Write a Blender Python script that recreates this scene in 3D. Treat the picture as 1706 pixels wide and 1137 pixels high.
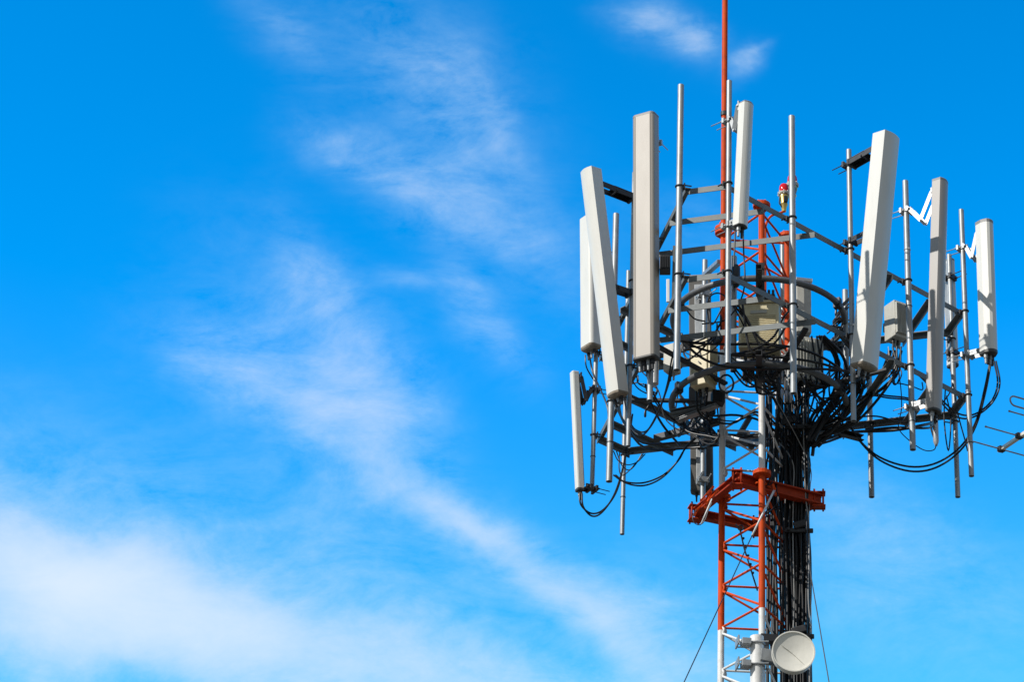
import bpy, bmesh, math, random
from mathutils import Vector, Matrix
random.seed(7)
for o in list(bpy.data.objects): bpy.data.objects.remove(o)
SC = bpy.context.scene
COL = SC.collection

# ------------------------------------------------------------------ camera
TH = math.radians(28.75); F = 4950.0; PX, PY = 1262.0, 568.5
DIST = F / 200.0
CAM = Vector((0, -DIST * math.cos(TH), 1.6))
FW = Vector((0, math.cos(TH), math.sin(TH))); UP = Vector((0, -math.sin(TH), math.cos(TH)))
cd = bpy.data.cameras.new('camera'); cam = bpy.data.objects.new('camera', cd); COL.objects.link(cam)
cam.location = CAM; cam.rotation_euler = (math.pi / 2 + TH, 0, 0)
cd.sensor_width = 36; cd.lens = 36 * F / 1706; cd.shift_x = -(PX - 853) / 1706
cd.clip_start = 0.1; cd.clip_end = 5000
SC.camera = cam

# ------------------------------------------------------------------ light, sky, exposure
SC.view_settings.view_transform = 'Standard'; SC.view_settings.look = 'None'
SC.view_settings.exposure = 0.0; SC.view_settings.gamma = 1.0
SUN_EL = math.radians(40)
SUNV = Vector((-0.82 * math.cos(SUN_EL), -0.575 * math.cos(SUN_EL), math.sin(SUN_EL))).normalized()
sd = bpy.data.lights.new('sun', 'SUN'); sd.energy = 4.6; sd.angle = math.radians(0.5); sd.color = (1, 0.96, 0.90)
sun = bpy.data.objects.new('sun', sd); COL.objects.link(sun)
sun.rotation_euler = (-SUNV).to_track_quat('-Z', 'Y').to_euler()
sun.location = (-30, -20, 40)

def rayuv(px, py):
    d = Vector((1, 0, 0)) * ((px - PX) / F) + FW + UP * ((PY - py) / F)
    return d.x / d.y, d.z / d.y

W = bpy.data.worlds.new('World'); SC.world = W; W.use_nodes = True
nt = W.node_tree; N = nt.nodes; L = nt.links; N.clear()
def nd(t, **k):
    n = N.new(t)
    for a, b in k.items(): setattr(n, a, b)
    return n
def mth(op, a, b=None, c=None, clamp=False):
    n = nd('ShaderNodeMath', operation=op, use_clamp=clamp)
    for i, v in enumerate((a, b, c)):
        if v is None: continue
        if isinstance(v, (int, float)): n.inputs[i].default_value = v
        else: L.new(v, n.inputs[i])
    return n.outputs[0]
def mixc(fac, a, b):
    n = nd('ShaderNodeMix', data_type='RGBA')
    for s, v in ((0, fac), (6, a), (7, b)):
        if isinstance(v, (int, float)): n.inputs[s].default_value = v
        elif isinstance(v, tuple): n.inputs[s].default_value = v
        else: L.new(v, n.inputs[s])
    return n.outputs[2]
def smooth(v, a, b, lo=0.0, hi=1.0):
    n = nd('ShaderNodeMapRange', interpolation_type='SMOOTHSTEP')
    L.new(v, n.inputs[0])
    for i, x in enumerate((a, b, lo, hi)): n.inputs[i + 1].default_value = x
    return n.outputs[0]
out = nd('ShaderNodeOutputWorld'); bg = nd('ShaderNodeBackground')
sky = nd('ShaderNodeTexSky', sky_type='NISHITA'); sky.sun_disc = False
sky.sun_elevation = SUN_EL; sky.sun_rotation = math.atan2(SUNV.x, SUNV.y)
sky.air_density = 1.0; sky.dust_density = 0.3; sky.ozone_density = 2.0
tc = nd('ShaderNodeTexCoord'); sep = nd('ShaderNodeSeparateXYZ'); L.new(tc.outputs['Generated'], sep.inputs[0])
X, Y, Z = sep.outputs
yy = mth('MAXIMUM', Y, 0.05)
U = mth('DIVIDE', X, yy); V = mth('DIVIDE', Z, yy)
uv = nd('ShaderNodeCombineXYZ'); L.new(U, uv.inputs[0]); L.new(V, uv.inputs[1])
def noise(src, scale, det=5, rough=.55, rot=0, sx=1, sy=1, off=(0, 0, 0), dist=0):
    m = nd('ShaderNodeMapping'); L.new(src, m.inputs[0])
    m.inputs['Rotation'].default_value = (0, 0, rot); m.inputs['Scale'].default_value = (sx, sy, 1)
    m.inputs['Location'].default_value = off
    n = nd('ShaderNodeTexNoise'); L.new(m.outputs[0], n.inputs[0])
    n.inputs['Scale'].default_value = scale; n.inputs['Detail'].default_value = det
    n.inputs['Roughness'].default_value = rough; n.inputs['Distortion'].default_value = dist
    return n
# domain warp so the wisps have torn edges
wn = noise(uv.outputs[0], 16, 5, .55)
wsub = nd('ShaderNodeVectorMath', operation='SUBTRACT'); L.new(wn.outputs[1], wsub.inputs[0]); wsub.inputs[1].default_value = (.5, .5, .5)
wsc = nd('ShaderNodeVectorMath', operation='SCALE'); L.new(wsub.outputs[0], wsc.inputs[0]); wsc.inputs['Scale'].default_value = .030
wad = nd('ShaderNodeVectorMath', operation='ADD'); L.new(uv.outputs[0], wad.inputs[0]); L.new(wsc.outputs[0], wad.inputs[1])
WUV = wad.outputs[0]
PXU = 1 / F / math.cos(TH)      # about one photo pixel in u, v
PYV = PXU * 1.14
# (cx, cy, half length, half width, direction in degrees down-right, strength)
BLOBS = [
    (480, 655, 190, 55, 32, .30), (345, 610, 110, 45, 25, .20), (590, 670, 150, 95, 45, .26), (530, 490, 140, 42, 62, .24), (590, 560, 130, 50, 55, .20),
    (470, 560, 180, 95, 50, .18), (630, 770, 160, 60, 42, .24), (740, 860, 130, 34, 40, .36), (790, 885, 60, 16, 35, .22), (880, 950, 170, 42, 37, .40), (1010, 1030, 190, 52, 35, .34), (1110, 1095, 160, 60, 30, .34),
    (680, 620, 110, 40, 60, .10), (400, 870, 320, 100, 25, .17), (110, 770, 280, 70, 18, .11), (700, 980, 300, 80, 28, .14),
    (30, 930, 220, 90, 20, .70), (160, 1000, 230, 85, 24, .95), (330, 1050, 260, 75, 20, .70), (560, 1090, 300, 62, 16, .62), (60, 1060, 200, 60, 14, .40), (830, 1130, 220, 50, 14, .42), (110, 960, 60, 40, 30, .30),
    (560, 245, 80, 38, 24, .20), (640, 290, 120, 38, 34, .20), (730, 345, 120, 46, 30, .18), (870, 410, 160, 60, 30, .17), (790, 290, 220, 100, 55, .13),
    (690, 90, 170, 100, 40, .16), (760, 190, 170, 80, 62, .15), (480, 60, 90, 45, 50, .18), (840, 210, 120, 30, 62, .12),
    (770, 500, 80, 36, 50, .20), (830, 590, 80, 34, 45, .22), (680, 475, 50, 16, 20, .16),
    (1075, 25, 60, 26, 20, .28), (1160, 68, 38, 22, 15, .46), (1110, 45, 75, 34, 25, .22), (1248, 102, 28, 20, -30, .30), (1262, 88, 22, 8, -30, .22),
    (1480, 1010, 230, 110, 25, .19), (1600, 930, 180, 60, 38, .14), (1150, 370, 110, 50, 10, .10), (1420, 850, 120, 60, 60, .14), (1180, 1050, 180, 90, 20, .16),
]
acc = None
for cx, cy, a, b, ang, st in BLOBS:
    u0, v0 = rayuv(cx, cy)
    s = nd('ShaderNodeVectorMath', operation='SUBTRACT'); L.new(WUV, s.inputs[0]); s.inputs[1].default_value = (u0, v0, 0)
    r = math.radians(ang)
    d1 = nd('ShaderNodeVectorMath', operation='DOT_PRODUCT'); L.new(s.outputs[0], d1.inputs[0])
    d1.inputs[1].default_value = (math.cos(r) / (a * PXU), -math.sin(r) / (a * PYV), 0)
    d2 = nd('ShaderNodeVectorMath', operation='DOT_PRODUCT'); L.new(s.outputs[0], d2.inputs[0])
    d2.inputs[1].default_value = (math.sin(r) / (b * PXU), math.cos(r) / (b * PYV), 0)
    q = mth('MULTIPLY', d1.outputs['Value'], d1.outputs['Value'])
    q = mth('MULTIPLY_ADD', d2.outputs['Value'], d2.outputs['Value'], q)
    g = mth('EXPONENT', mth('MULTIPLY', q, -0.9))
    g = mth('MULTIPLY', g, st)
    acc = g if acc is None else mth('ADD', acc, g)
n1 = noise(uv.outputs[0], 17, 12, .68, math.radians(42), 1, 2.1, (3.1, 1.7, 0), .4).outputs[0]
n2 = noise(uv.outputs[0], 55, 10, .7, math.radians(50), 1, 1.3, (7.1, 2.7, 0), .3).outputs[0]
n3 = noise(uv.outputs[0], 5, 4, .5, 0, 1, 1, (1.3, 5.1, 0)).outputs[0]
nz = mth('ADD', mth('MULTIPLY', n1, 1.45), mth('MULTIPLY', n2, .6))
nz = mth('SUBTRACT', nz, .28)
ero = mth('MULTIPLY', mth('SUBTRACT', nz, .78), mth('MINIMUM', mth('MULTIPLY', acc, 2.4), .75))
den = mth('MAXIMUM', mth('ADD', mth('MULTIPLY', acc, .80), mth('MULTIPLY', ero, 1.05)), 0.0)
den = mth('SUBTRACT', 1.0, mth('EXPONENT', mth('MULTIPLY', den, -1.0)))
front = smooth(Y, .35, .6)
den = mth('MULTIPLY', den, front)
# unseen broad bright cloud behind the camera, added for neutral fill light
bn = noise(tc.outputs['Generated'], 3, 6, .6).outputs[0]
back = mth('MULTIPLY', smooth(mth('ADD', Y, mth('MULTIPLY', bn, .3)), .45, -.2), smooth(bn, .3, .6, .55, .95))
# clear sky, deep blue
SKY_STRENGTH = .15
CW = 1.0 / SKY_STRENGTH
sc_ = nd('ShaderNodeSeparateColor'); L.new(sky.outputs[0], sc_.inputs[0])
def deep(ch, k, lo, hi):      # contrast of the film: darker zenith, saturated azure
    v = mth('MULTIPLY', ch, SKY_STRENGTH); v = mth('MULTIPLY', mth('MULTIPLY', v, v), k)
    v = mth('SUBTRACT', v, lo); v = mth('MAXIMUM', mth('MINIMUM', v, hi), 0.0)
    return mth('MULTIPLY', v, CW)
cb = nd('ShaderNodeCombineColor')
L.new(deep(sc_.outputs[0], 4.0, .095, .25), cb.inputs[0]); L.new(deep(sc_.outputs[1], 5.05, .0, .6), cb.inputs[1]); L.new(deep(sc_.outputs[2], 4.5, .0, 1.04), cb.inputs[2])
skyc = cb.outputs[0]
ccol = mixc(smooth(den, .05, .6), (.52 * CW, .83 * CW, 1.04 * CW, 1), (.82 * CW, .91 * CW, 1.02 * CW, 1))
c = mixc(den, skyc, ccol)
c = mixc(back, c, (.36 * CW, .36 * CW * .99, .36 * CW * .93, 1))
L.new(c, bg.inputs[0]); bg.inputs[1].default_value = SKY_STRENGTH; L.new(bg.outputs[0], out.inputs[0])

# ------------------------------------------------------------------ projection helpers (photo pixel -> point at a known depth or height)
def ray(px, py):
    return Vector((1, 0, 0)) * ((px - PX) / F) + FW + UP * ((PY - py) / F)
def at(px, py, y):
    d = ray(px, py); return CAM + d * ((y - CAM.y) / d.y)
def atz(px, py, z):
    d = ray(px, py); return CAM + d * ((z - CAM.z) / d.z)
def pj(p):
    d = Vector(p) - CAM; w = d.dot(FW); return PX + F * d.x / w, PY - F * d.dot(UP) / w
def zfor(y, py):
    d = ray(PX, py); return CAM.z + (y - CAM.y) * d.z / d.y

# ------------------------------------------------------------------ materials
MATS = {}
def mat(name, col, rough=.5, metal=0.0, var=.12, vscale=9, streak=0.0, dirt=None, dirt_amt=0.0, bump=.0, spec=.5, coat=0):
    m = bpy.data.materials.new(name); m.use_nodes = True; t = m.node_tree; n = t.nodes; l = t.links
    b = n['Principled BSDF']; b.inputs['Metallic'].default_value = metal
    b.inputs['Specular IOR Level'].default_value = spec; b.inputs['Coat Weight'].default_value = coat
    g = n.new('ShaderNodeNewGeometry')
    mp = n.new('ShaderNodeMapping'); l.new(g.outputs['Position'], mp.inputs[0]); mp.inputs['Scale'].default_value = (1, 1, 1 - streak * .9)
    a = n.new('ShaderNodeTexNoise'); l.new(mp.outputs[0], a.inputs[0]); a.inputs['Scale'].default_value = vscale; a.inputs['Detail'].default_value = 8; a.inputs['Roughness'].default_value = .65
    r = n.new('ShaderNodeMapRange'); l.new(a.outputs[0], r.inputs[0]); r.inputs[1].default_value = .3; r.inputs[2].default_value = .7
    r.inputs[3].default_value = 1 - var; r.inputs[4].default_value = 1 + var * .6
    mx = n.new('ShaderNodeMix'); mx.data_type = 'RGBA'; mx.blend_type = 'MULTIPLY'; mx.inputs[0].default_value = 1
    mx.inputs[6].default_value = (*col, 1); l.new(r.outputs[0], mx.inputs[7])
    cur = mx.outputs[2]
    if dirt:
        a2 = n.new('ShaderNodeTexNoise'); l.new(mp.outputs[0], a2.inputs[0]); a2.inputs['Scale'].default_value = vscale * 3.3; a2.inputs['Detail'].default_value = 10; a2.inputs['Roughness'].default_value = .7
        r2 = n.new('ShaderNodeMapRange'); l.new(a2.outputs[0], r2.inputs[0]); r2.inputs[1].default_value = .52; r2.inputs[2].default_value = .74; r2.inputs[3].default_value = 0; r2.inputs[4].default_value = dirt_amt
        m2 = n.new('ShaderNodeMix'); m2.data_type = 'RGBA'; l.new(r2.outputs[0], m2.inputs[0]); l.new(cur, m2.inputs[6]); m2.inputs[7].default_value = (*dirt, 1)
        cur = m2.outputs[2]
    l.new(cur, b.inputs['Base Color'])
    rr = n.new('ShaderNodeMapRange'); l.new(a.outputs[0], rr.inputs[0]); rr.inputs[3].default_value = max(.05, rough - .15); rr.inputs[4].default_value = min(1, rough + .15)
    l.new(rr.outputs[0], b.inputs['Roughness'])
    if bump:
        bp = n.new('ShaderNodeBump'); l.new(a.outputs[0], bp.inputs['Height']); bp.inputs['Strength'].default_value = bump; bp.inputs['Distance'].default_value = .01
        l.new(bp.outputs[0], b.inputs['Normal'])
    MATS[name] = m; return m
GALV = mat('galvanised_steel', (.36, .375, .38), .5, .5, .22, 14, .4, (.20, .21, .21), .5)
BEAM = mat('weathered_steel_beam', (.165, .18, .18), .55, .35, .25, 10, 0, (.10, .10, .09), .6)
HOOPM = mat('dull_hoop_steel', (.15, .155, .16), .5, .4, .25, 10, 0, (.08, .07, .06), .6)
DKST = mat('dark_steel', (.045, .046, .05), .5, .4, .3, 20)
BLKST = mat('black_painted_steel', (.022, .022, .024), .5, .1, .3, 20)
RED = mat('red_orange_mast_paint', (.62, .075, .012), .55, 0, .22, 8, .5, (.22, .035, .02), .8, .15, .12)
RED2 = mat('dark_red_bracket_paint', (.40, .045, .012), .6, 0, .3, 12, 0, (.12, .03, .015), .8, .2, .15)  # darker red than the mast paint, with random brownish mottling
WHT = mat('white_mast_paint', (.74, .74, .72), .45, 0, .12, 8, .5, (.34, .28, .22), .6, .15)
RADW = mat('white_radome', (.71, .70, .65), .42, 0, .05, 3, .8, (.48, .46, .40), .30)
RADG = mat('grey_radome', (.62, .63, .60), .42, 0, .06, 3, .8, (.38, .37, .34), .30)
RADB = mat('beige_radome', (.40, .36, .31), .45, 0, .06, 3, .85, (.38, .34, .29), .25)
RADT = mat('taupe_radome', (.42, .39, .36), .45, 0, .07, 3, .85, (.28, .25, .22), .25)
RADK = mat('dark_grey_radome', (.10, .095, .085), .5, 0, .15, 6, .6, (.05, .045, .04), .4)
CAPG = mat('grey_end_cap', (.26, .25, .24), .5, 0, .1, 12)
CAPD = mat('stained_end_cap', (.30, .25, .19), .7, 0, .4, 25, 0, (.10, .07, .05), .8)
CAPK = mat('dark_end_cap', (.06, .058, .055), .5, 0, .2, 12)
BLK = mat('black_cable_jacket', (.008, .008, .009), .42, 0, .3, 12, 0, None, 0, 0, .35)
GRC = mat('grey_cable_jacket', (.30, .30, .29), .4, 0, .2, 12)
GROOVE = mat('seam_shadow_gap', (.22, .20, .18), .7, 0, .1, 12)
CAB = mat('cream_cabinet_paint', (.66, .58, .37), .5, 0, .1, 7, .4, (.36, .30, .18), .5)
CABG = mat('grey_cabinet_paint', (.50, .49, .43), .5, 0, .12, 7, .4, (.25, .23, .20), .5)
ALU = mat('bright_aluminium', (.5, .5, .5), .4, .4, .15, 20)
BRASS = mat('yellow_brass', (.62, .45, .14), .35, .7, .2, 30)
DISH = mat('ivory_dish_paint', (.74, .72, .64), .4, 0, .06, 8, 0, (.45, .43, .38), .3)
YEL = mat('ivory_aluminium', (.78, .74, .64), .4, .2, .1, 20)
LABEL = mat('pale_sticker', (.75, .76, .74), .4, 0, .05, 12)
GRND = mat('dry_ground', (.10, .09, .07), .9, 0, .3, .4, 0, (.10, .13, .06), .8)
gm = bpy.data.materials.new('red_lens_glass'); gm.use_nodes = True; gb = gm.node_tree.nodes['Principled BSDF']
gb.inputs['Base Color'].default_value = (.62, .01, .015, 1); gb.inputs['Roughness'].default_value = .12; gb.inputs['Transmission Weight'].default_value = .0
gb.inputs['Coat Weight'].default_value = .1; gb.inputs['Specular IOR Level'].default_value = .25
REDG = gm

# ------------------------------------------------------------------ object helpers
def thing(name, label, cat, loc=(0, 0, 0), group=None):
    o = bpy.data.objects.new(name, None); COL.objects.link(o); o.location = loc
    o.empty_display_size = .1
    o['label'] = label; o['category'] = cat
    if group: o['group'] = group
    return o
def tag(o, label, cat, group=None):
    o['label'] = label; o['category'] = cat
    if group: o['group'] = group
    return o
def origin_of(par):
    v = Vector((0, 0, 0)); p = par
    while p: v += p.location; p = p.parent
    return v
def obj(name, bm, m, parent=None, base=None):
    """links bm (in world coordinates) as ONE object; its origin is base or the parent's"""
    po = origin_of(parent); bm.normal_update()
    loc = Vector(base) - po if base is not None else Vector((0, 0, 0))
    bmesh.ops.translate(bm, verts=bm.verts, vec=-(po + loc))
    for e in bm.edges:
        if len(e.link_faces) == 2:
            a_, b_ = e.link_faces
            if (not a_.smooth) or (not b_.smooth) or a_.normal.angle(b_.normal, 0) > .7: e.smooth = False
    me = bpy.data.meshes.new(name); bm.to_mesh(me); bm.free()
    for mm in (m if isinstance(m, (list, tuple)) else [m]): me.materials.append(mm)
    o = bpy.data.objects.new(name, me); COL.objects.link(o); o.location = loc; o.parent = parent
    return o
def B(): return bmesh.new()
def frames(pts, closed=False):
    n = len(pts); T = []
    for i in range(n):
        a = pts[(i - 1) % n] if (closed or i > 0) else pts[i]
        b = pts[(i + 1) % n] if (closed or i < n - 1) else pts[i]
        T.append((b - a).normalized())
    ref = Vector((0, 0, 1)) if abs(T[0].z) < .9 else Vector((0, 1, 0))
    u = (ref - T[0] * ref.dot(T[0])).normalized(); Fm = []
    for t in T:
        u = (u - t * u.dot(t)).normalized(); Fm.append((u, t.cross(u)))
    return Fm
def tube(bm, pts, r, seg=10, closed=False, cap=True, mi=0):
    pts = [Vector(p) for p in pts]
    rs = r if isinstance(r, (list, tuple)) else [r] * len(pts)
    fr = frames(pts, closed); rings = []
    for p, (u, v), rr in zip(pts, fr, rs):
        rings.append([bm.verts.new(p + (u * math.cos(2 * math.pi * k / seg) + v * math.sin(2 * math.pi * k / seg)) * rr) for k in range(seg)])
    m = len(rings)
    for i in range(m if closed else m - 1):
        a, b = rings[i], rings[(i + 1) % m]
        for k in range(seg):
            f = bm.faces.new((a[k], a[(k + 1) % seg], b[(k + 1) % seg], b[k])); f.smooth = True; f.material_index = mi
    if cap and not closed:
        f = bm.faces.new(rings[0][::-1]); f.material_index = mi
        f = bm.faces.new(rings[-1]); f.material_index = mi
    return rings
def pipe_bm(bm, a, b, r, wall=.004, seg=16, hollow=True):
    """a tube with an open end: short inner recess at both ends"""
    a = Vector(a); b = Vector(b); d = (b - a).normalized()
    pts = [a + d * .03, a, a, b, b, b - d * .03]
    rs = [r - wall, r - wall, r, r, r - wall, r - wall]
    if not hollow: pts = [a, b]; rs = [r, r]
    fr = frames([a, b]); u, v = fr[0]; rings = []
    for p, rr in zip(pts, rs):
        rings.append([bm.verts.new(p + (u * math.cos(2 * math.pi * k / seg) + v * math.sin(2 * math.pi * k / seg)) * rr) for k in range(seg)])
    for i in range(len(rings) - 1):
        for k in range(seg):
            f = bm.faces.new((rings[i][k], rings[i][(k + 1) % seg], rings[i + 1][(k + 1) % seg], rings[i + 1][k]))
            f.smooth = (i == (2 if hollow else 0))
    bm.faces.new(rings[0][::-1]); bm.faces.new(rings[-1])
def ori(p, ux, uy, uz, size, bm, bev=0.0, mi=0):
    """a box centred on p with axes ux, uy, uz"""
    p = Vector(p); ux, uy, uz = Vector(ux).normalized(), Vector(uy).normalized(), Vector(uz).normalized()
    sx, sy, sz = [s / 2 for s in size]; vs = []
    for i in (-1, 1):
        for j in (-1, 1):
            for k in (-1, 1): vs.append(bm.verts.new(p + ux * (sx * i) + uy * (sy * j) + uz * (sz * k)))
    F6 = [(0, 1, 3, 2), (4, 6, 7, 5), (0, 4, 5, 1), (2, 3, 7, 6), (0, 2, 6, 4), (1, 5, 7, 3)]
    fs = [bm.faces.new([vs[q] for q in f]) for f in F6]
    for f in fs: f.material_index = mi
    if bev > 0:
        es = list({e for f in fs for e in f.edges})
        r = bmesh.ops.bevel(bm, geom=es, offset=bev, segments=2, affect='EDGES', profile=.5)
        for f in r['faces']: f.material_index = mi
def box(bm, p, size, az=0, bev=0.0, mi=0):
    a = math.radians(az)
    ori(p, (math.cos(a), math.sin(a), 0), (-math.sin(a), math.cos(a), 0), (0, 0, 1), size, bm, bev, mi)
def bar(bm, a, b, w, t, up=(0, 0, 1), bev=0.0, mi=0):
    """flat bar from a to b; w across 'up x dir', t along up"""
    a = Vector(a); b = Vector(b); d = (b - a); ln = d.length; d.normalize(); up = Vector(up)
    if abs(up.dot(d)) > .98: up = Vector((1, 0, 0))
    u = (up - d * up.dot(d)).normalized()
    ori((a + b) / 2, d, u.cross(d), u, (ln, w, t), bm, bev, mi)
def prism(bm, a, b, prof, up=(0, 0, 1)):
    a = Vector(a); b = Vector(b); d = (b - a).normalized(); up = Vector(up)
    u = (up - d * up.dot(d)).normalized(); s = d.cross(u)
    A_ = [bm.verts.new(a + s * x + u * y) for x, y in prof]; B_ = [bm.verts.new(b + s * x + u * y) for x, y in prof]
    n = len(prof)
    for k in range(n): bm.faces.new((A_[k], A_[(k + 1) % n], B_[(k + 1) % n], B_[k]))
    bm.faces.new(A_[::-1]); bm.faces.new(B_)
    bmesh.ops.recalc_face_normals(bm, faces=bm.faces)
def angle_prof(w, t, flip=1):
    # L: vertical leg outward, horizontal leg at the top going inward
    return [(0, -w / 2), (0, w / 2), (-flip * w, w / 2), (-flip * w, w / 2 - t), (-flip * t, w / 2 - t), (-flip * t, -w / 2)]
def chan_prof(w, h, t):
    return [(w / 2, h / 2), (-w / 2, h / 2), (-w / 2, -h / 2), (w / 2, -h / 2), (w / 2, -h / 2 + t), (-w / 2 + t, -h / 2 + t), (-w / 2 + t, h / 2 - t), (w / 2, h / 2 - t)]
def ibeam_prof(w, h, t):
    return [(-w/2, h/2), (-w/2, h/2-t), (-t/2, h/2-t), (-t/2, -h/2+t), (-w/2, -h/2+t), (-w/2, -h/2), (w/2, -h/2), (w/2, -h/2+t), (t/2, -h/2+t), (t/2, h/2-t), (w/2, h/2-t), (w/2, h/2)]
def torus(bm, c, axis, R, r, seg=20, s2=8, a0=0, a1=360):
    axis = Vector(axis).normalized(); ref = Vector((0, 0, 1)) if abs(axis.z) < .9 else Vector((1, 0, 0))
    u = (ref - axis * ref.dot(axis)).normalized(); v = axis.cross(u); cl = (a1 - a0) >= 360
    pts = [Vector(c) + (u * math.cos(math.radians(a0 + (a1 - a0) * k / seg)) + v * math.sin(math.radians(a0 + (a1 - a0) * k / seg))) * R for k in range(seg + (0 if cl else 1))]
    tube(bm, pts, r, s2, closed=cl)
def spline(pts, n=8):
    P = [Vector(p) for p in pts]; P = [P[0] * 2 - P[1]] + P + [P[-1] * 2 - P[-2]]; o = []
    for i in range(1, len(P) - 2):
        a, b, c_, d = P[i - 1], P[i], P[i + 1], P[i + 2]
        for k in range(n):
            t = k / n
            o.append(.5 * ((2 * b) + (c_ - a) * t + (2 * a - 5 * b + 4 * c_ - d) * t * t + (3 * b - a - 3 * c_ + d) * t ** 3))
    o.append(P[-2]); return o
def lathe(bm, c, axis, prof, seg=24, smooth=True):
    axis = Vector(axis).normalized(); ref = Vector((0, 0, 1)) if abs(axis.z) < .9 else Vector((1, 0, 0))
    u = (ref - axis * ref.dot(axis)).normalized(); v = axis.cross(u); rings = []
    for r, h in prof:
        if r < 1e-6: rings.append([bm.verts.new(Vector(c) + axis * h)])
        else: rings.append([bm.verts.new(Vector(c) + axis * h + (u * math.cos(2 * math.pi * k / seg) + v * math.sin(2 * math.pi * k / seg)) * r) for k in range(seg)])
    for a, b in zip(rings, rings[1:]):
        for k in range(seg):
            k2 = (k + 1) % seg
            if len(a) == 1 and len(b) == 1: continue
            if len(a) == 1: f = bm.faces.new((a[0], b[k2], b[k]))
            elif len(b) == 1: f = bm.faces.new((a[k], a[k2], b[0]))
            else: f = bm.faces.new((a[k], a[k2], b[k2], b[k]))
            f.smooth = smooth
    if len(rings[0]) > 1: bm.faces.new(rings[0][::-1])
    if len(rings[-1]) > 1: bm.faces.new(rings[-1])
    bmesh.ops.recalc_face_normals(bm, faces=bm.faces)
def azv(az):
    a = math.radians(az); return Vector((math.sin(a), -math.cos(a), 0))
def bolt(bm, p, d, r=.008, h=.012):
    tube(bm, [Vector(p), Vector(p) + Vector(d).normalized() * h], r, 6)

# ------------------------------------------------------------------ ground
bm = B(); bmesh.ops.create_grid(bm, x_segments=2, y_segments=2, size=1500)
g = obj('ground', bm, GRND); g['kind'] = 'structure'

# ------------------------------------------------------------------ lattice mast
ZA = 1.6 + DIST * math.sin(TH) + .349; ZB = ZA - .797
LEG = [Vector((-.29, .127, 0)), Vector((.035, -.315, 0)), Vector((.255, .19, 0))]
def zmid(py): return zfor(LEG[1].y, py)
Z4 = zmid(343); Z2 = zmid(790); Z1 = zmid(1015); BAND = Z2 - Z1; Z3 = Z4 - BAND * .98
mast = thing('lattice_mast', 'slim triangular lattice mast painted in red and white bands, rising through the antenna platform', 'mast', (0, .0, 0))
def flange(z, li, m, R=.074, t=.016):
    bm = B(); p = LEG[li] + Vector((0, 0, z))
    lathe(bm, p, (0, 0, 1), [(0, -t), (R, -t), (R, -.001), (R, .001), (R, t), (0, t)], 20, False)
    for k in range(6):
        a = k * math.pi / 3; q = p + Vector((math.cos(a), math.sin(a), 0)) * (R - .016)
        tube(bm, [q + Vector((0, 0, -t - .012)), q + Vector((0, 0, t + .012))], .008, 6)
    obj('flange', bm, m, mast)
bounds = [(Z3, Z4, RED), (Z2, Z3, WHT), (Z1, Z2, RED)]
z = Z1; mm = WHT
while z > .01:
    z2 = max(0, z - BAND * 1.5); bounds.append((z2, z, mm)); z = z2; mm = RED if mm is WHT else WHT
for z0, z1, m in bounds:
    for li in range(3):
        bm = B(); tube(bm, [LEG[li] + Vector((0, 0, z0)), LEG[li] + Vector((0, 0, z1))], .027, 18); obj('leg', bm, m, mast)
for li in range(3):
    flange(Z2, li, RED); flange(Z4, li, RED)
def mastcol(z):
    for z0, z1, m in bounds:
        if z0 <= z < z1: return m
    return WHT
def brace(pts, r=.0098):
    zz = sum(p[2] for p in pts) / len(pts)
    bm = B(); tube(bm, spline(pts, 3), r, 8); obj('brace', bm, mastcol(zz), mast)
bay = .365
def bays(ztop, nb):
    for i in range(nb):
        zt = ztop - i * bay
        for fa in range(3):
            a = LEG[fa]; b = LEG[(fa + 1) % 3] if fa < 2 else LEG[0]
            if fa == 2: a, b = LEG[0], LEG[2]
            if fa == 1: a, b = LEG[1], LEG[2]
            d = (b - a).normalized()
            A0 = a + d * .028; B0 = b - d * .028
            zh = Vector((0, 0, 1))
            # a bent rod: level strut, short weld along the leg, then the sloping strut
            brace([A0 + zh * (zt + .03), B0 + zh * (zt + .03)])
            brace([A0 + zh * (zt + .03), A0 + d * .012 + zh * (zt), A0 + zh * (zt - .03)])
            if i < nb - 1: brace([A0 + zh * (zt - .03), B0 + zh * (zt - bay + .05)])
bays(Z4 - .10, 7)
bays(Z2 - .085, 6)

# red pole standing on the left leg
zt = zfor(LEG[0].y, -260); pole = thing('mast_pole', 'tall thin red pole rising out of the top of the picture above the mast', 'pole', LEG[0] + Vector((0, 0, Z4 + .02)))
bm = B(); tube(bm, [LEG[0] + Vector((0, 0, Z4 + .03)), LEG[0] + Vector((0, 0, zt))], .0255, 18); obj('pole', bm, RED, pole)
bm = B(); p = LEG[0] + Vector((0, 0, Z4 + .036)); lathe(bm, p, (0, 0, 1), [(0, -.015), (.075, -.015), (.075, .012), (.04, .014), (.03, .05), (0, .05)], 20, False)
for k in range(6):
    q = p + Vector((math.cos(k * 1.047), math.sin(k * 1.047), 0)) * .058; tube(bm, [q, q + Vector((0, 0, .035))], .009, 6)
obj('flange', bm, RED, pole)
bm = B(); lathe(bm, LEG[0] + Vector((0, 0, zfor(LEG[0].y, 190))), (0, 0, 1), [(0, -.02), (.033, -.02), (.033, .02), (0, .02)], 16, False); obj('collar', bm, DKST, pole)

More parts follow.
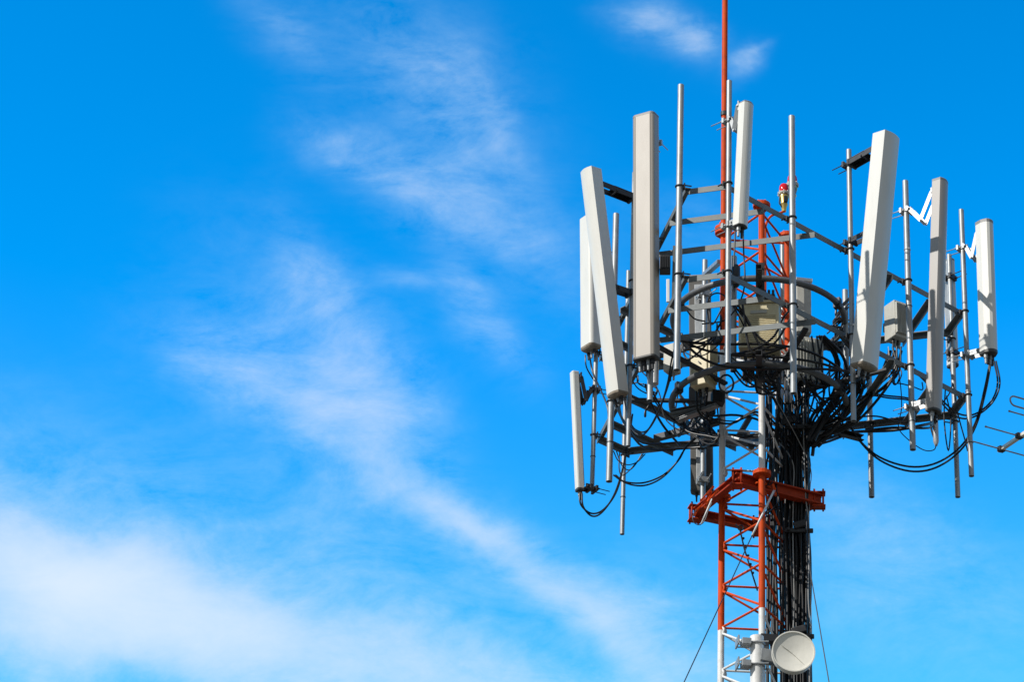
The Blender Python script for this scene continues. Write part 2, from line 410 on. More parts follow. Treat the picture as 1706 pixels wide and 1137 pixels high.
# small white stub flange on the middle leg top
# ------------------------------------------------------------------ platform frame
HC = Vector((.011, -.15, 0)); HL, HS, ROT = 2.851, .346, -13.97
hv = [Vector((0, 0, 0))]
for i, a in enumerate([ROT + 60 * k for k in range(6)]):
    l_ = HS if i % 2 == 0 else HL
    hv.append(hv[-1] + Vector((math.cos(math.radians(a)), math.sin(math.radians(a)), 0)) * l_)
hv = hv[:6]; cc = sum(hv, Vector((0, 0, 0))) / 6; hv = [h - cc + HC for h in hv]
plat = thing('antenna_platform', 'grey steel triangular platform frame with cut corners and two round hoops, bolted round the mast', 'platform', HC + Vector((0, 0, ZB)))
bw = .05
def beam(a, b, z, w=bw, m=BEAM, name='beam', outward=None, tz=0):
    a = Vector((a.x, a.y, z + tz)); b = Vector((b.x, b.y, z + tz)); d = (b - a).normalized(); s = d.cross(Vector((0, 0, 1)))
    flip = 1
    if outward is not None and s.dot(outward) < 0: flip = -1
    bm = B(); prism(bm, a, b, angle_prof(w, .007, flip)); return obj(name, bm, m, plat)
def lerp(a, b, t): return a + (b - a) * t
for lv, zl in ((0, ZA), (1, ZB)):
    for i in range(6):
        a, b = hv[i], hv[(i + 1) % 6]; mid = (a + b) / 2 - HC; d = (b - a).normalized()
        ex = .03 if i % 2 == 1 else -.003
        beam(a - d * ex, b + d * ex, zl, outward=mid, tz=(.0 if i % 2 else -.003))
    for c3 in range(3):
        va, vb = hv[2 * c3], hv[2 * c3 + 1]
        pa, pb = hv[(2 * c3 - 1) % 6], hv[(2 * c3 + 2) % 6]
        da = (pa - va).normalized(); db = (pb - vb).normalized(); outw = (va + vb) / 2 - HC
        for dist, over in ((.35, .01), (.80, .06)):
            k = dist / math.cos(math.radians(30))
            a = va + da * k; b = vb + db * k; d = (b - a).normalized()
            beam(a - d * over, b + d * over, zl, outward=outw, tz=-.053)
RR = .715; RC = HC + Vector((0, .07, 0)); ZR1 = ZA - .205; ZR2 = ZB - .195
for zr in (ZR1, ZR2):
    bm = B(); torus(bm, RC + Vector((0, 0, zr)), (0, 0, 1), RR, .027, 72, 12); obj('hoop', bm, HOOPM, plat)
    # arms carrying the hoop from the mast and out to the chords
    for k, ang in enumerate((-90, 30, 150)):
        d = Vector((math.cos(math.radians(ang)), math.sin(math.radians(ang)), 0))
        a = RC + d * .36 + Vector((0, 0, zr - .055)); b = RC + d * (1.0) + Vector((0, 0, zr - .055))
        bm = B(); prism(bm, a, b, chan_prof(.05, .05, .006)); obj('hoop_arm', bm, DKST, plat)
    p = RC + Vector((.02, -RR + .02, zr)); bm = B(); box(bm, p, (.055, .04, .30), 0, .003)
    for q in (-.1, 0, .1): bolt(bm, p + Vector((0, -.02, q)), (0, -1, 0))
    obj('hoop_clamp', bm, BLKST, plat)
    for ang in (-25, 35, 150, 205, 95):
        d = Vector((math.cos(math.radians(ang)), math.sin(math.radians(ang)), 0)); q = RC + d * RR + Vector((0, 0, zr))
        bm = B(); ori(q, d, (-d.y, d.x, 0), (0, 0, 1), (.062, .05, .09), bm, .004); obj('hoop_clamp', bm, DKST, plat)
# two pale channel ends poking out at the lower left
for dz, dy in ((0, 0), (-.06, -.10)):
    a = at(1116, 694 + dy * 60, -.1 + dy); b = Vector((a.x + .36, a.y + -.16, a.z))
    bm = B(); prism(bm, a, b, chan_prof(.036, .036, .005)); obj('support_channel', bm, BEAM, plat)
# struts tying the two levels at the corners of the inner triangle
for c3 in range(3):
    va, vb = hv[2 * c3], hv[2 * c3 + 1]; pa, pb = hv[(2 * c3 - 1) % 6], hv[(2 * c3 + 2) % 6]
    k = .80 / math.cos(math.radians(30))
    for s_, (v, p) in enumerate(((va, pa), (vb, pb))):
        q = v + (p - v).normalized() * k; inn = (HC - q).normalized()
        q = q + inn * .05
        q2 = HC + (q - HC) * .33
        bm = B(); bar(bm, (q.x, q.y, ZB - .085), (q2.x, q2.y, ZR2 + .03), .045, .02); obj('strut', bm, DKST, plat)

# ------------------------------------------------------------------ antenna mount pipes
def on_side(i, px, py, z, off=.058):
    a, b = hv[i], hv[(i + 1) % 6]; d = (b - a).normalized(); s = d.cross(Vector((0, 0, 1)))
    if s.dot((a + b) / 2 - HC) < 0: s = -s
    a = a + s * off; b = b + s * off
    best = None
    for k in range(-200, 1201):
        q = a + (b - a) * (k / 1000); e = abs(pj((q.x, q.y, z))[0] - px)
        if best is None or e < best[0]: best = (e, q, s)
    return best[1], best[2]
PIPES = {}
def ubolt(bm, x, y, z, r, inward):
    """dark U-bolt hugging the pipe and tying it to the beam behind"""
    n = Vector(inward).normalized(); t = Vector((-n.y, n.x, 0)); R = r + .005; c = Vector((x, y, z))
    pts = [c + t * R + n * .09, c + t * R + n * .02]
    for k in range(9):
        a = math.pi * k / 8; pts.append(c + t * (R * math.cos(a)) - n * (R * math.sin(a)))
    pts += [c - t * R + n * .02, c - t * R + n * .09]
    tube(bm, pts, .0065, 6)
def mount_pipe(key, side, px, ytop, ybot, label, r=.027, xy=None, off=.058, m=GALV, lv=(0, 1), slant=None, gp='galvanised antenna mount pipes'):
    if xy is None:
        q, s = on_side(side, px, 0, ZA, off)
    else: q, s = Vector((xy[0], xy[1], 0)), Vector((0, -1, 0))
    zt, zb = zfor(q.y, ytop), zfor(q.y, ybot); r *= .93
    t = thing('mount_pipe', label, 'pipe', (q.x, q.y, zb), gp)
    bm = B(); pipe_bm(bm, (q.x, q.y, zb), (q.x, q.y, zt), r); obj('pipe', bm, m, t)
    for k in lv:
        zz = (ZA, ZB)[k] + .0
        if zb + .03 < zz < zt - .03:
            bm = B(); ubolt(bm, q.x, q.y, zz - .012, r, -s)
            box(bm, Vector((q.x, q.y, zz - .015)) - s * (r + .008), (.075, .010, .045), math.degrees(math.atan2(s.y, s.x)) + 90, .002)
            obj('u_bolt', bm, BLKST, t)
    for k in range({'p5': 4, 'p6': 2, 'p10': 3, 'p11': 1, 'p9': 1, 'p4': 2, 'p13': 1}.get(key, 0)):
        zz = zb + (zt - zb) * (.12 + .2 * k) + .05 * math.sin(k * 7 + q.x * 9); bm = B(); torus(bm, (q.x, q.y, zz), (0, 0, 1), r + .001, .0035, 20, 6)
        if k % 2: box(bm, (q.x + r * .5, q.y - r - .002, zz), (.014, .01, .016), 0, .001)
        obj('band_clip', bm, DKST if k % 2 == 0 else GALV, t)
    PIPES[key] = (q.x, q.y, r, t); return q
mount_pipe('p1', 5, 1132, 142, 617, 'bare pipe standing free right of the wide beige panel antenna, its top end uncapped')
mount_pipe('p2', 1, 1214, 135, 606, 'pipe just right of the tall red pole, carrying the short slim white panel', r=.0235)
mount_pipe('p3', 1, 1320, 194, 656, 'bare pipe in front of the red lamps, nearest the camera at the platform corner', r=.028)
mount_pipe('p4', 1, 1417, 250, 702, 'pipe left of the big leaning white antenna on the right side', r=.0235)
mount_pipe('p5', 1, 1513, 302, 750, 'spotted pipe between the big white antenna and the taupe antenna, holding the folding arm')
mount_pipe('p6', 1, 1608, 350, 794, 'rightmost mount pipe, left of the fluted white panel at the right end', r=.024)
mount_pipe('p7', 2, 1585, 425, 829, 'dark lower pipe at the right rear corner, reaching down below the long beam', r=.024, off=.045)
mount_pipe('p8', 3, 1447, 455, 829, 'dark pipe hanging below the long beam under the big leaning white antenna', r=.026)
mount_pipe('p9', 4, 1043, 452, 891, 'long pipe at left whose bare lower end hangs lowest of all left of the mast', r=.0215, off=.03)
mount_pipe('p10', 5, 1022, 357, 803, 'thick pipe, top left of the beige antenna, end below the leaning white one', r=.029)
mount_pipe('p11', 5, 993, 375, 817, 'leftmost mount pipe, between the small slim panel and the leaning white antenna', r=.0215)
mount_pipe('p12', 3, 1173, 434, 845, 'rear pipe in front of the dark antenna back, left of the mast', r=.026, off=.05)
mount_pipe('p13', 5, 1088, 207, 668, 'pipe behind the wide beige panel antenna, its bottom end showing below it', r=.0255)
mount_pipe('p14', 5, 1053, 288, 744, 'pipe hidden behind the left edge of the beige panel, holding the leaning white antenna', r=.0215)
mount_pipe('p15', 0, 1224, 428, 619, 'short thick pipe inside the hoops just behind the red pole', r=.028, xy=(-.195, -.60), lv=())
mount_pipe('p16', 0, 1404, 484, 640, 'short pipe at the right edge of the upper hoop', r=.026, xy=(.735, -.05), lv=())
mount_pipe('p17', 0, 1303, 396, 640, 'short pale pipe between the red mast legs and the nearest bare pipe', r=.022, xy=(.215, .42), lv=())

# ------------------------------------------------------------------ antennas and their brackets
def clamp(bm, c, n, r, w=.10, h=.05, rod=.13, two=True):
    """two clamp jaws round a vertical pipe with threaded rods sticking out behind; n points to the antenna"""
    n = Vector(n).normalized(); s = Vector((-n.y, n.x, 0)); c = Vector(c)
    for q in (-1, 1):
        ori(c + n * (q * (r + .006)), n, s, (0, 0, 1), (.022, w, h), bm, .003)
    for k in (-1, 1):
        tube(bm, [c + s * (k * w * .36) - n * (r + rod), c + s * (k * w * .36) + n * (r + .05)], .0045, 6)
        bolt(bm, c + s * (k * w * .36) - n * (r + .018), -n, .010, .012)
def panel(name, label, group, key, top, bot, az, w, d, m, ot, ob, prof='round', capm=(CAPG, CAPG), conn=(3, .02), tb=.12, bb=.9, style='plain', brm=DKST, dome=False, seam=None, cap_h=.02, top_cap=True):
    px_, py_, pr, pt = PIPES[key]
    h = azv(az)
    T = at(top[0], top[1], py_ + h.y * ot); Bt = at(bot[0], bot[1], py_ + h.y * ob)
    u = (T - Bt); LN = u.length; u.normalize(); n = (h - u * h.dot(u)).normalized(); s = n.cross(u)
    root = thing(name, label, 'antenna', Bt, group)
    # outline (s, n)
    pr_ = []
    if prof == 'round':
        bulge = d * .42; pr_ = [(-w/2 + .008, -d/2), (-w/2, -d/2 + .008)]
        for k in range(15):
            a = math.pi - math.pi * k / 14; pr_.append((w/2 * math.copysign(abs(math.cos(a)) ** .55, math.cos(a)), d/2 - bulge + bulge * math.sin(a) ** .8))
        pr_ += [(w/2, -d/2 + .008), (w/2 - .008, -d/2)]
    elif prof == 'fac':
        pr_ = [(-w/2 + .01, -d/2), (-w/2, -d/2 + .01), (-w/2, d*.05), (-w*.30, d*.42), (-w*.12, d/2), (w*.12, d/2), (w*.30, d*.42), (w/2, d*.05), (w/2, -d/2 + .01), (w/2 - .01, -d/2)]
    elif prof == 'soft':
        rc = min(.035, d * .4); pr_ = [(-w/2 + .005, -d/2), (-w/2, -d/2 + .005)]
        pr_ += [(-w/2 + rc - rc * math.cos(a * math.pi / 16), d/2 - rc + rc * math.sin(a * math.pi / 16)) for a in range(9)]
        pr_ += [(w/2 - rc + rc * math.sin(a * math.pi / 16), d/2 - rc + rc * math.cos(a * math.pi / 16)) for a in range(9)]
        pr_ += [(w/2, -d/2 + .005), (w/2 - .005, -d/2)]
    elif prof == 'flat':
        c = .014; pr_ = [(-w/2 + c*.3, -d/2), (-w/2, -d/2 + c*.3), (-w/2, d/2 - c), (-w/2 + c*.3, d/2 - c*.3), (-w/2 + c, d/2), (w/2 - c, d/2), (w/2 - c*.3, d/2 - c*.3), (w/2, d/2 - c), (w/2, -d/2 + c*.3), (w/2 - c*.3, -d/2)]
    else: # box with gently bowed front
        pr_ = [(-w/2, -d/2), (-w/2, d/2 - .02)] + [(-w/2 + w * k / 8, d/2 - .02 + .02 * math.sin(math.pi * k / 8)) for k in range(1, 8)] + [(w/2, d/2 - .02), (w/2, -d/2)]
    pr_ = pr_[::-1]
    def sec(z, sc=1.0, dn=0): return [Bt + u * z + s * (x * sc) + n * (y * sc + dn) for x, y in pr_]
    def loft(bm, levels, capa=True, capb=True, sm=True):
        R = [[bm.verts.new(p) for p in lv] for lv in levels]; k_ = len(pr_)
        for a, b in zip(R, R[1:]):
            for k in range(k_):
                e = (Vector(pr_[k]) - Vector(pr_[(k + 1) % k_])).length
                f = bm.faces.new((a[k], a[(k + 1) % k_], b[(k + 1) % k_], b[k])); f.smooth = sm and prof in ('round', 'soft') and e < w * .25 and pr_[k][1] > -d*.4
        if capa: bm.faces.new(R[0][::-1])
        if capb: bm.faces.new(R[-1])
        bmesh.ops.recalc_face_normals(bm, faces=bm.faces)
    ch = cap_h
    bm = B(); loft(bm, [sec(ch), sec(LN - (ch if top_cap else .0))]); rad = obj('radome', bm, m, root)
    if top_cap:
        bm = B(); loft(bm, [sec(LN - ch, 1.015), sec(LN - .004, 1.015), sec(LN, .97)], sm=False); obj('end_cap', bm, capm[0], root)
    bm = B()
    if dome: loft(bm, [sec(-.02, .55), sec(-.012, .8), sec(.002, .97), sec(ch, 1.005)], sm=True)
    else: loft(bm, [sec(0, .96), sec(.006, 1.018), sec(ch, 1.018)], sm=False)
    obj('end_cap', bm, capm[1], root)
    if seam:
        bm = B()
        for sx in seam:
            q = [(x, y) for x, y in pr_]
            # front height at sx
            ys = None
            for k in range(len(q)):
                (x0, y0), (x1, y1) = q[k], q[(k + 1) % len(q)]
                if min(x0, x1) <= sx * w <= max(x0, x1) and abs(x1 - x0) > 1e-6 and max(y0, y1) > 0:
                    yv = y0 + (y1 - y0) * (sx * w - x0) / (x1 - x0); ys = yv if ys is None else max(ys, yv)
            if ys is None: continue
            a = Bt + u * (ch + .001) + s * (sx * w) + n * (ys + .0005); b = Bt + u * (LN - ch - .001) + s * (sx * w) + n * (ys + .0005)
            ori((a + b) / 2, u, s, n, ((b - a).length, .0045, .003), bm)
        obj('seam_line', bm, GROOVE, root)
    # rear spine rail
    bm = B(); ori(Bt + u * (LN / 2) - n * (d / 2 + .006), u, s, n, (LN * .9, w * .45, .014), bm, .002); obj('back_rail', bm, ALU if brm is ALU else GALV, root)
    nc, cr = conn
    for k in range(nc):
        q = Bt + s * (w * (.5 * (k + .5) / nc - .25) * 1.5) - n * (d * .08); bm = B()
        tube(bm, [q + u * .01, q - u * .035, q - u * .036, q - u * .085], [cr * .62, cr * .62, cr * .45, cr * .36], 10); obj('connector', bm, BLKST if k % 2 == 0 else GALV, root)
    # brackets
    for fr, kind in ((tb, style), (bb, 'low')):
        bk = Bt + u * (LN * (1 - fr)) - n * (d / 2 + .014)
        pc = Vector((px_, py_, bk.z)); hd = Vector((bk.x - pc.x, bk.y - pc.y, 0)); dist = hd.length; hd.normalize(); sd_ = Vector((-hd.y, hd.x, 0))
        bm = B()
        if kind == 'scissor':
            pc.z = bk.z - .02; clamp(bm, pc, hd, pr, .10, .05)
            a0 = pc + hd * (pr + .02); el = (a0 + bk) / 2 + Vector((0, 0, -.13 - .12 * dist)); dd = bk + Vector((0, 0, .06))
            for k in (-1, 1):
                bar(bm, a0 + sd_ * .035 * k, el + sd_ * .035 * k, .006, .035, (0, 0, 1), .0); bar(bm, el + sd_ * .043 * k, dd + sd_ * .043 * k, .006, .035)
            for q in (a0, el, dd): tube(bm, [q - sd_ * .055, q + sd_ * .055], .009, 8)
            ori(dd - n * .0, sd_, hd, (0, 0, 1), (.09, .012, .09), bm, .002)
        elif kind == 'arm':
            clamp(bm, pc, hd, pr, .11, .055)
            a0 = pc + hd * (pr + .015)
            for k in (-1, 1):
                bar(bm, a0 + sd_ * .045 * k, bk + sd_ * .045 * k + Vector((0, 0, .02)), .006, .05)
            bar(bm, a0 + Vector((0, 0, .024)), lerp(a0, bk, .6) + Vector((0, 0, .036)), .10, .005)
            tube(bm, [lerp(a0, bk, .5) - sd_ * .06, lerp(a0, bk, .5) + sd_ * .06], .008, 8)
            tube(bm, [lerp(a0, bk, .95) - sd_ * .06, lerp(a0, bk, .95) + sd_ * .06], .008, 8)
        elif kind == 'none': pass
        else:
            clamp(bm, pc, hd, pr, .10, .05)
            a0 = pc + hd * (pr + .01)
            for k in (-1, 1): bar(bm, a0 + sd_ * .035 * k, bk + sd_ * .035 * k, .008, .045)
            tube(bm, [lerp(a0, bk, .7) - sd_ * .05, lerp(a0, bk, .7) + sd_ * .05], .008, 8)
        if len(bm.verts): obj('mounting_bracket', bm, brm, root)
        else: bm.free()
    return root, Bt, u, n, s, LN

GA = 'panel antennas on the platform'
P = {}
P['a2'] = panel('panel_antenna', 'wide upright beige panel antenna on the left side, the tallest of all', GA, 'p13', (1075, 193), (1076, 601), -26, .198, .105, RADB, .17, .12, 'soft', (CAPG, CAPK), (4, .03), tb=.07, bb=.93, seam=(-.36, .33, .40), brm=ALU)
P['a1'] = panel('panel_antenna', 'white box-shaped antenna leaning sharply outward across the one behind it, left side', GA, 'p14', (983, 284), (1028, 660), -47, .14, .13, RADW, .36, .13, 'bow', (RADW, CAPD), (3, .03), tb=.07, bb=.52, style='arm', top_cap=False, dome=True)
P['a0'] = panel('panel_antenna', 'upright white antenna at far left, half hidden behind the leaning white one', GA, 'p11', (982, 364), (984, 582), -50, .17, .12, RADW, .12, .10, 'soft', (RADW, CAPD), (3, .025), tb=.2, bb=.94, dome=True, top_cap=False)
P['as'] = panel('panel_antenna', 'small slim white panel antenna, lowest and leftmost on the platform', GA, 'p11', (956.5, 621), (965.5, 819), -62, .07, .06, RADW, .17, .125, 'flat', (RADW, CAPK), (2, .022), tb=.1, bb=.96, style='scissor')
P['a3'] = panel('panel_antenna', 'short narrow white antenna high up beside the red pole', GA, 'p2', (1244.5, 172), (1234.5, 379), 46, .10, .085, RADW, .17, .13, 'bow', (CAPG, CAPK), (2, .028), tb=.07, bb=.95, style='scissor', brm=GALV, cap_h=.01)
P['a4'] = panel('panel_antenna', 'big white antenna leaning out to the right, crossed by shadows of the frame', GA, 'p4', (1478, 226), (1441, 614), 48, .185, .15, RADW, .42, .14, 'bow', (RADW, CAPD), (4, .03), tb=.06, bb=.42, style='arm', top_cap=False, dome=True)
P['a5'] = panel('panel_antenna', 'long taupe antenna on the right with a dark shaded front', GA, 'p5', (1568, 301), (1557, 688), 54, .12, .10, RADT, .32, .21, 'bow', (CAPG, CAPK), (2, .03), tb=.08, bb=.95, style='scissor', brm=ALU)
P['a6'] = panel('panel_antenna', 'short fluted white antenna, rightmost on the platform', GA, 'p6', (1641.5, 370), (1649, 592), 38, .125, .135, RADW, .20, .17, 'fac', (CAPG, CAPK), (4, .03), tb=.12, bb=.95, style='scissor', brm=GALV, cap_h=.03)
P['a7'] = panel('panel_antenna', 'narrow pale antenna behind the taupe one at the right rear corner', GA, 'p7', (1581, 434), (1588, 612), 128, .10, .07, RADG, .10, .09, 'round', (CAPG, CAPK), (2, .02), tb=.2, bb=.9)
P['a8'] = panel('panel_antenna', 'dark antenna seen from its back, hanging at the rear left of the mast', GA, 'p12', (1166, 462), (1170, 822), 176, .195, .09, RADK, .14, .10, 'round', (CAPG, CAPK), (3, .02), tb=.12, bb=.97, brm=GALV)

# ------------------------------------------------------------------ cabinets and radio units
def radio(name, label, cat, cpx, cpy, Yc, az, size, m, kind='fins', n_con=3, tilt=0, lid=False):
    w, d, h = size; c = at(cpx, cpy, Yc); n = azv(az); s = Vector((-n.y, n.x, 0)); zz = Vector((0, 0, 1))
    root = thing(name, label, cat, c - zz * (h / 2))
    bm = B(); ori(c, s, n, zz, (w, d, h), bm, .008); obj('housing', bm, m, root)
    f = c + n * (d / 2)
    bm = B()
    if kind == 'louvre':
        k = 0; z0 = -h * .42
        while z0 + k * .017 < h * .22:
            ori(f + zz * (z0 + k * .017) + n * .004, s, n, zz, (w * .84, .010, .008), bm); k += 1
        obj('louvre_grille', bm, m, root)
        bm = B(); ori(f + zz * (h * .30) + n * .005, s, n, zz, (w * .4, .012, h * .07), bm, .002); obj('nameplate', bm, CABG, root)
        bm = B(); ori(c + zz * (h / 2 + .012) + n * .01, s, n, zz, (w * 1.04, d * 1.08, .02), bm, .003); obj('lid', bm, m, root)
    elif kind == 'fins':
        for k in range(9): ori(f + s * (w * (-.42 + .84 * k / 8)) + n * .012, s, n, zz, (.005, .026, h * .86), bm)
        obj('cooling_fins', bm, m, root)
    elif kind == 'smooth':
        ori(f + zz * (-h * .30) + n * .003, s, n, zz, (w * .6, .006, h * .12), bm); obj('sticker', bm, LABEL, root)
        bm = B()
        for z_, ln in ((.22, .10), (.0, .05), (-.16, .05)):
            bar(bm, f + zz * (h * z_) + n * .008 + zz * ln * .4 * (1 if z_ > .1 else 0), f + zz * (h * z_ - .0) + n * .008 - zz * ln * .4 + s * .02, .008, .010)
        obj('handle', bm, BLKST, root)
        bm = B()
        for k in range(7): ori(c + s * (w / 2 + .008) + n * (d * (-.40 + .8 * k / 6)), n, s, zz, (.004, .02, h * .8), bm)
        obj('cooling_fins', bm, m, root)
    if lid:
        bm = B(); ori(c + zz * (h / 2 + .02) + n * .015, s, n, zz, (w * 1.1, d * 1.2, .03), bm, .004); obj('lid', bm, LABEL, root)
    for k in range(n_con):
        q = c - zz * (h / 2) + s * (w * (-.32 + .64 * (k + .5) / max(1, n_con))); bm = B(); tube(bm, [q + zz * .01, q - zz * .03, q - zz * .031, q - zz * .07], [.014, .014, .009, .008], 8); obj('connector', bm, GALV if k % 2 else BLKST, root)
    bm = B(); ori(c - n * (d / 2 + .03), s, n, zz, (w * .5, .06, h * .25), bm, .004); obj('wall_bracket', bm, DKST, root)
    return root, c
radio('radio_unit', 'cream box with black handles and a white sticker, left of the mast between the hoops', 'equipment box', 1172, 610, -.42, -28, (.155, .16, .42), CAB, 'smooth', 3)
radio('equipment_cabinet', 'wide cream cabinet with a louvred front hanging in the middle of the hoops', 'cabinet', 1266, 552, -.60, -6, (.33, .20, .40), CAB, 'louvre', 2)
radio('radio_unit', 'whitish box with cables below it, between the big white antenna and the spotted pipe', 'equipment box', 1492, 538, .02, 34, (.13, .15, .34), CABG, 'fins', 4)
radio('equipment_cabinet', 'grooved beige box low on the right inside the lower hoop', 'cabinet', 1342, 605, .10, 18, (.26, .18, .40), CABG, 'fins', 3)
radio('equipment_cabinet', 'pale upright box with a white lid right behind the nearest bare pipe', 'cabinet', 1336, 520, .40, 12, (.13, .16, .48), CABG, 'plain', 2, lid=True)
radio('radio_unit', 'small dark grey box under the louvred cabinet', 'equipment box', 1247, 619, -.30, 0, (.10, .10, .14), DKST, 'fins', 2)
radio('radio_unit', 'small grey box with light fittings just right of the middle mast leg below the hoop', 'equipment box', 1284, 618, -.25, 10, (.08, .10, .15), DKST, 'fins', 3)
radio('radio_unit', 'grey box seen from the side behind the bare pipe right of the beige antenna', 'equipment box', 1120, 600, -.55, -30, (.10, .12, .24), CABG, 'plain', 2)
radio('radio_unit', 'dark box below the cream box left of the mast', 'equipment box', 1170, 668, .0, -10, (.20, .16, .20), DKST, 'plain', 3)
# filter unit near the beige antenna
q, s_ = on_side(5, 1110, 0, ZA)
ft = thing('filter_unit', 'black finned block on a perforated grey channel, beside the beige antenna', 'equipment box', at(1122, 500, -1.2))
bm = B(); prism(bm, at(1127, 500, -1.22), at(1129, 412, -1.22), chan_prof(.075, .05, .006), (0, -1, 0))
obj('channel', bm, BEAM, ft)
bm = B(); c = at(1108, 442, -1.25); box(bm, c, (.085, .10, .13), 0, .004)
for k in range(6): box(bm, c + Vector((-.035 + .014 * k, -.055, 0)), (.005, .02, .11))
obj('block', bm, BLKST, ft)
bm = B(); bar(bm, at(1113, 504, -1.25), at(1113, 466, -1.25), .026, .02, (0, -1, 0), .004); obj('cover_strip', bm, LABEL, ft)
bm = B(); c = at(1091, 622, -.75); tube(bm, [c + Vector((0, 0, .11)), c + Vector((0, 0, .1)), c + Vector((0, 0, -.1)), c + Vector((0, 0, -.11))], [.02, .032, .032, .02], 14)
tag(obj('amplifier_can', bm, ALU, None, c - Vector((0, 0, .11))), 'small light grey cylinder beside the pipe end under the beige antenna', 'amplifier')
bm = B(); c = at(1559, 722, .15); tube(bm, [c + Vector((0, 0, .14)), c + Vector((0, 0, .12)), c + Vector((0, 0, -.08)), c + Vector((0, 0, -.12))], [.014, .024, .024, .010], 14)
tag(obj('amplifier_can', bm, ALU, None, c - Vector((0, 0, .12))), 'small pale cylinder hanging under the taupe antenna', 'amplifier')
# flat standoff arm at the rear pipe
a = Vector((PIPES['p12'][0], PIPES['p12'][1] - .04, zfor(PIPES['p12'][1], 462))); b = LEG[0] + Vector((-.03, .0, zfor(LEG[0].y, 436)))
bm = B(); bar(bm, a, b, .05, .035, (0, 0, 1), .004); tag(obj('standoff_arm', bm, GALV, None, a), 'grey flat arm from the rear pipe across to the red pole', 'arm')

# small steelwork in the middle of the head
def bit(name, label, cat, fn, m, base):
    bm = B(); fn(bm); tag(obj(name, bm, m, None, base), label, cat)
bit('mounting_rail', 'black vertical rail with bolts on the middle mast leg above the louvred cabinet', 'rail', lambda bm: [bar(bm, at(1266, 510, -.42), at(1268, 462, -.42), .05, .03, (0, -1, 0), .003)] + [bolt(bm, at(1266, y, -.44), (0, -1, 0), .008, .02) for y in (470, 482, 494, 505)], BLKST, at(1266, 510, -.42))
bit('junction_box', 'small grey box with round fittings resting on the rail left of the nearest pipe', 'junction box', lambda bm: [box(bm, at(1281, 498, -.55), (.11, .07, .05), -10, .004)] + [tube(bm, [at(x, 493, -.55), at(x, 484, -.55)], .012, 10) for x in (1274, 1281, 1288)], DKST, at(1281, 504, -.55))
bit('cable_tray', 'pale flat tray slanting out under the cream box left of the mast', 'tray', lambda bm: prism(bm, at(1128, 702, -.2), at(1195, 676, -.4), chan_prof(.06, .02, .003)), GALV, at(1128, 702, -.2))
bit('splitter', 'thick dark cylinder clipped on the pipe behind the red pole', 'cylinder', lambda bm: tube(bm, [at(1226, 478, -.66), at(1226, 474, -.66), at(1226, 446, -.66), at(1226, 442, -.66)], [.02, .036, .036, .02], 12), BLKST, at(1226, 478, -.66))
bit('tower_amplifier', 'dark ribbed block below the lower hoop left of the mast', 'amplifier', lambda bm: [box(bm, at(1196, 664, -.35), (.10, .09, .11), 15, .004)] + [box(bm, at(1196, 664, -.35) + Vector((-.04 + .016 * k, -.055, 0)), (.004, .02, .10)) for k in range(6)], BLKST, at(1196, 676, -.35))
bit('lightning_arrester', 'row of pale stubby arresters beside the bundle below the lower hoop', 'arrester', lambda bm: [tube(bm, [at(1303 + 7 * k, 668 + 2 * k, -.1), at(1303 + 7 * k, 650 + 2 * k, -.1)], .013, 8) for k in range(3)], ALU, at(1303, 668, -.1))
bit('bracket_plate', 'dark bracket plates bunched where the upper hoop meets the right frame corner', 'bracket', lambda bm: [ori(at(1392 + 5 * k, 548 - 14 * k, -.12), (1, .3, .4 * k), (-.3, 1, 0), (0, 0, 1), (.10, .05, .035), bm, .003) for k in range(4)] + [tube(bm, [at(1378 + 8 * k, 556 - 12 * k, -.18), at(1402 + 6 * k, 536 - 12 * k, -.1)], .006, 6) for k in range(4)], BLKST, at(1392, 556, -.12))
bit('bracket_plate', 'dark plates and pale stubs where the bottom beam passes behind the mast legs', 'bracket', lambda bm: [ori(at(1175 + 22 * k, 738 - 3 * k, .8), (1, 0, 0), (0, 1, 0), (0, .2, 1), (.09, .05, .08), bm, .003) for k in range(4)], DKST, at(1175, 745, .8))

# ------------------------------------------------------------------ red obstruction lamps and their conduit
def beacon(px, py, Yc, label, sc=1.0):
    c = at(px, py, Yc); t = thing('obstruction_lamp', label, 'lamp', c - Vector((0, 0, .16 * sc)), 'red warning lamps')
    z = Vector((0, 0, 1))
    bm = B(); lathe(bm, c, z, [(.0, -.16 * sc), (.016 * sc, -.16 * sc), (.022 * sc, -.12 * sc), (.03 * sc, -.10 * sc), (.024 * sc, -.085 * sc), (.038 * sc, -.04 * sc), (.034 * sc, -.02 * sc), (0, -.02 * sc)], 18); obj('lamp_base', bm, BRASS, t)
    bm = B(); box(bm, c + Vector((.012, -.03, -.07)) * sc, (.03 * sc, .02 * sc, .05 * sc), 20, .003); tube(bm, [c + Vector((-.03, -.02, -.03)) * sc, c + Vector((-.035, -.02, -.10)) * sc, c + Vector((0, 0, -.15)) * sc], .006, 6); obj('hinge', bm, BLKST, t)
    bm = B(); lathe(bm, c, z, [(0, -.019 * sc), (.042 * sc, -.019 * sc), (.047 * sc, -.012 * sc), (.047 * sc, -.002 * sc), (0, -.002 * sc)], 18)
    for k in range(8):
        a = k * math.pi / 4; tube(bm, [c + Vector((math.cos(a) * .041 * sc, math.sin(a) * .041 * sc, -.026 * sc)), c + Vector((math.cos(a) * .041 * sc, math.sin(a) * .041 * sc, .008 * sc))], .005 * sc, 6)
    obj('lens_ring', bm, CABG, t)
    bm = B(); lathe(bm, c, z, [(.036 * sc, -.001), (.037 * sc, .02 * sc), (.034 * sc, .055 * sc), (.026 * sc, .072 * sc), (.010 * sc, .080 * sc), (0, .081 * sc)], 20); obj('lens', bm, REDG, t)
    return c
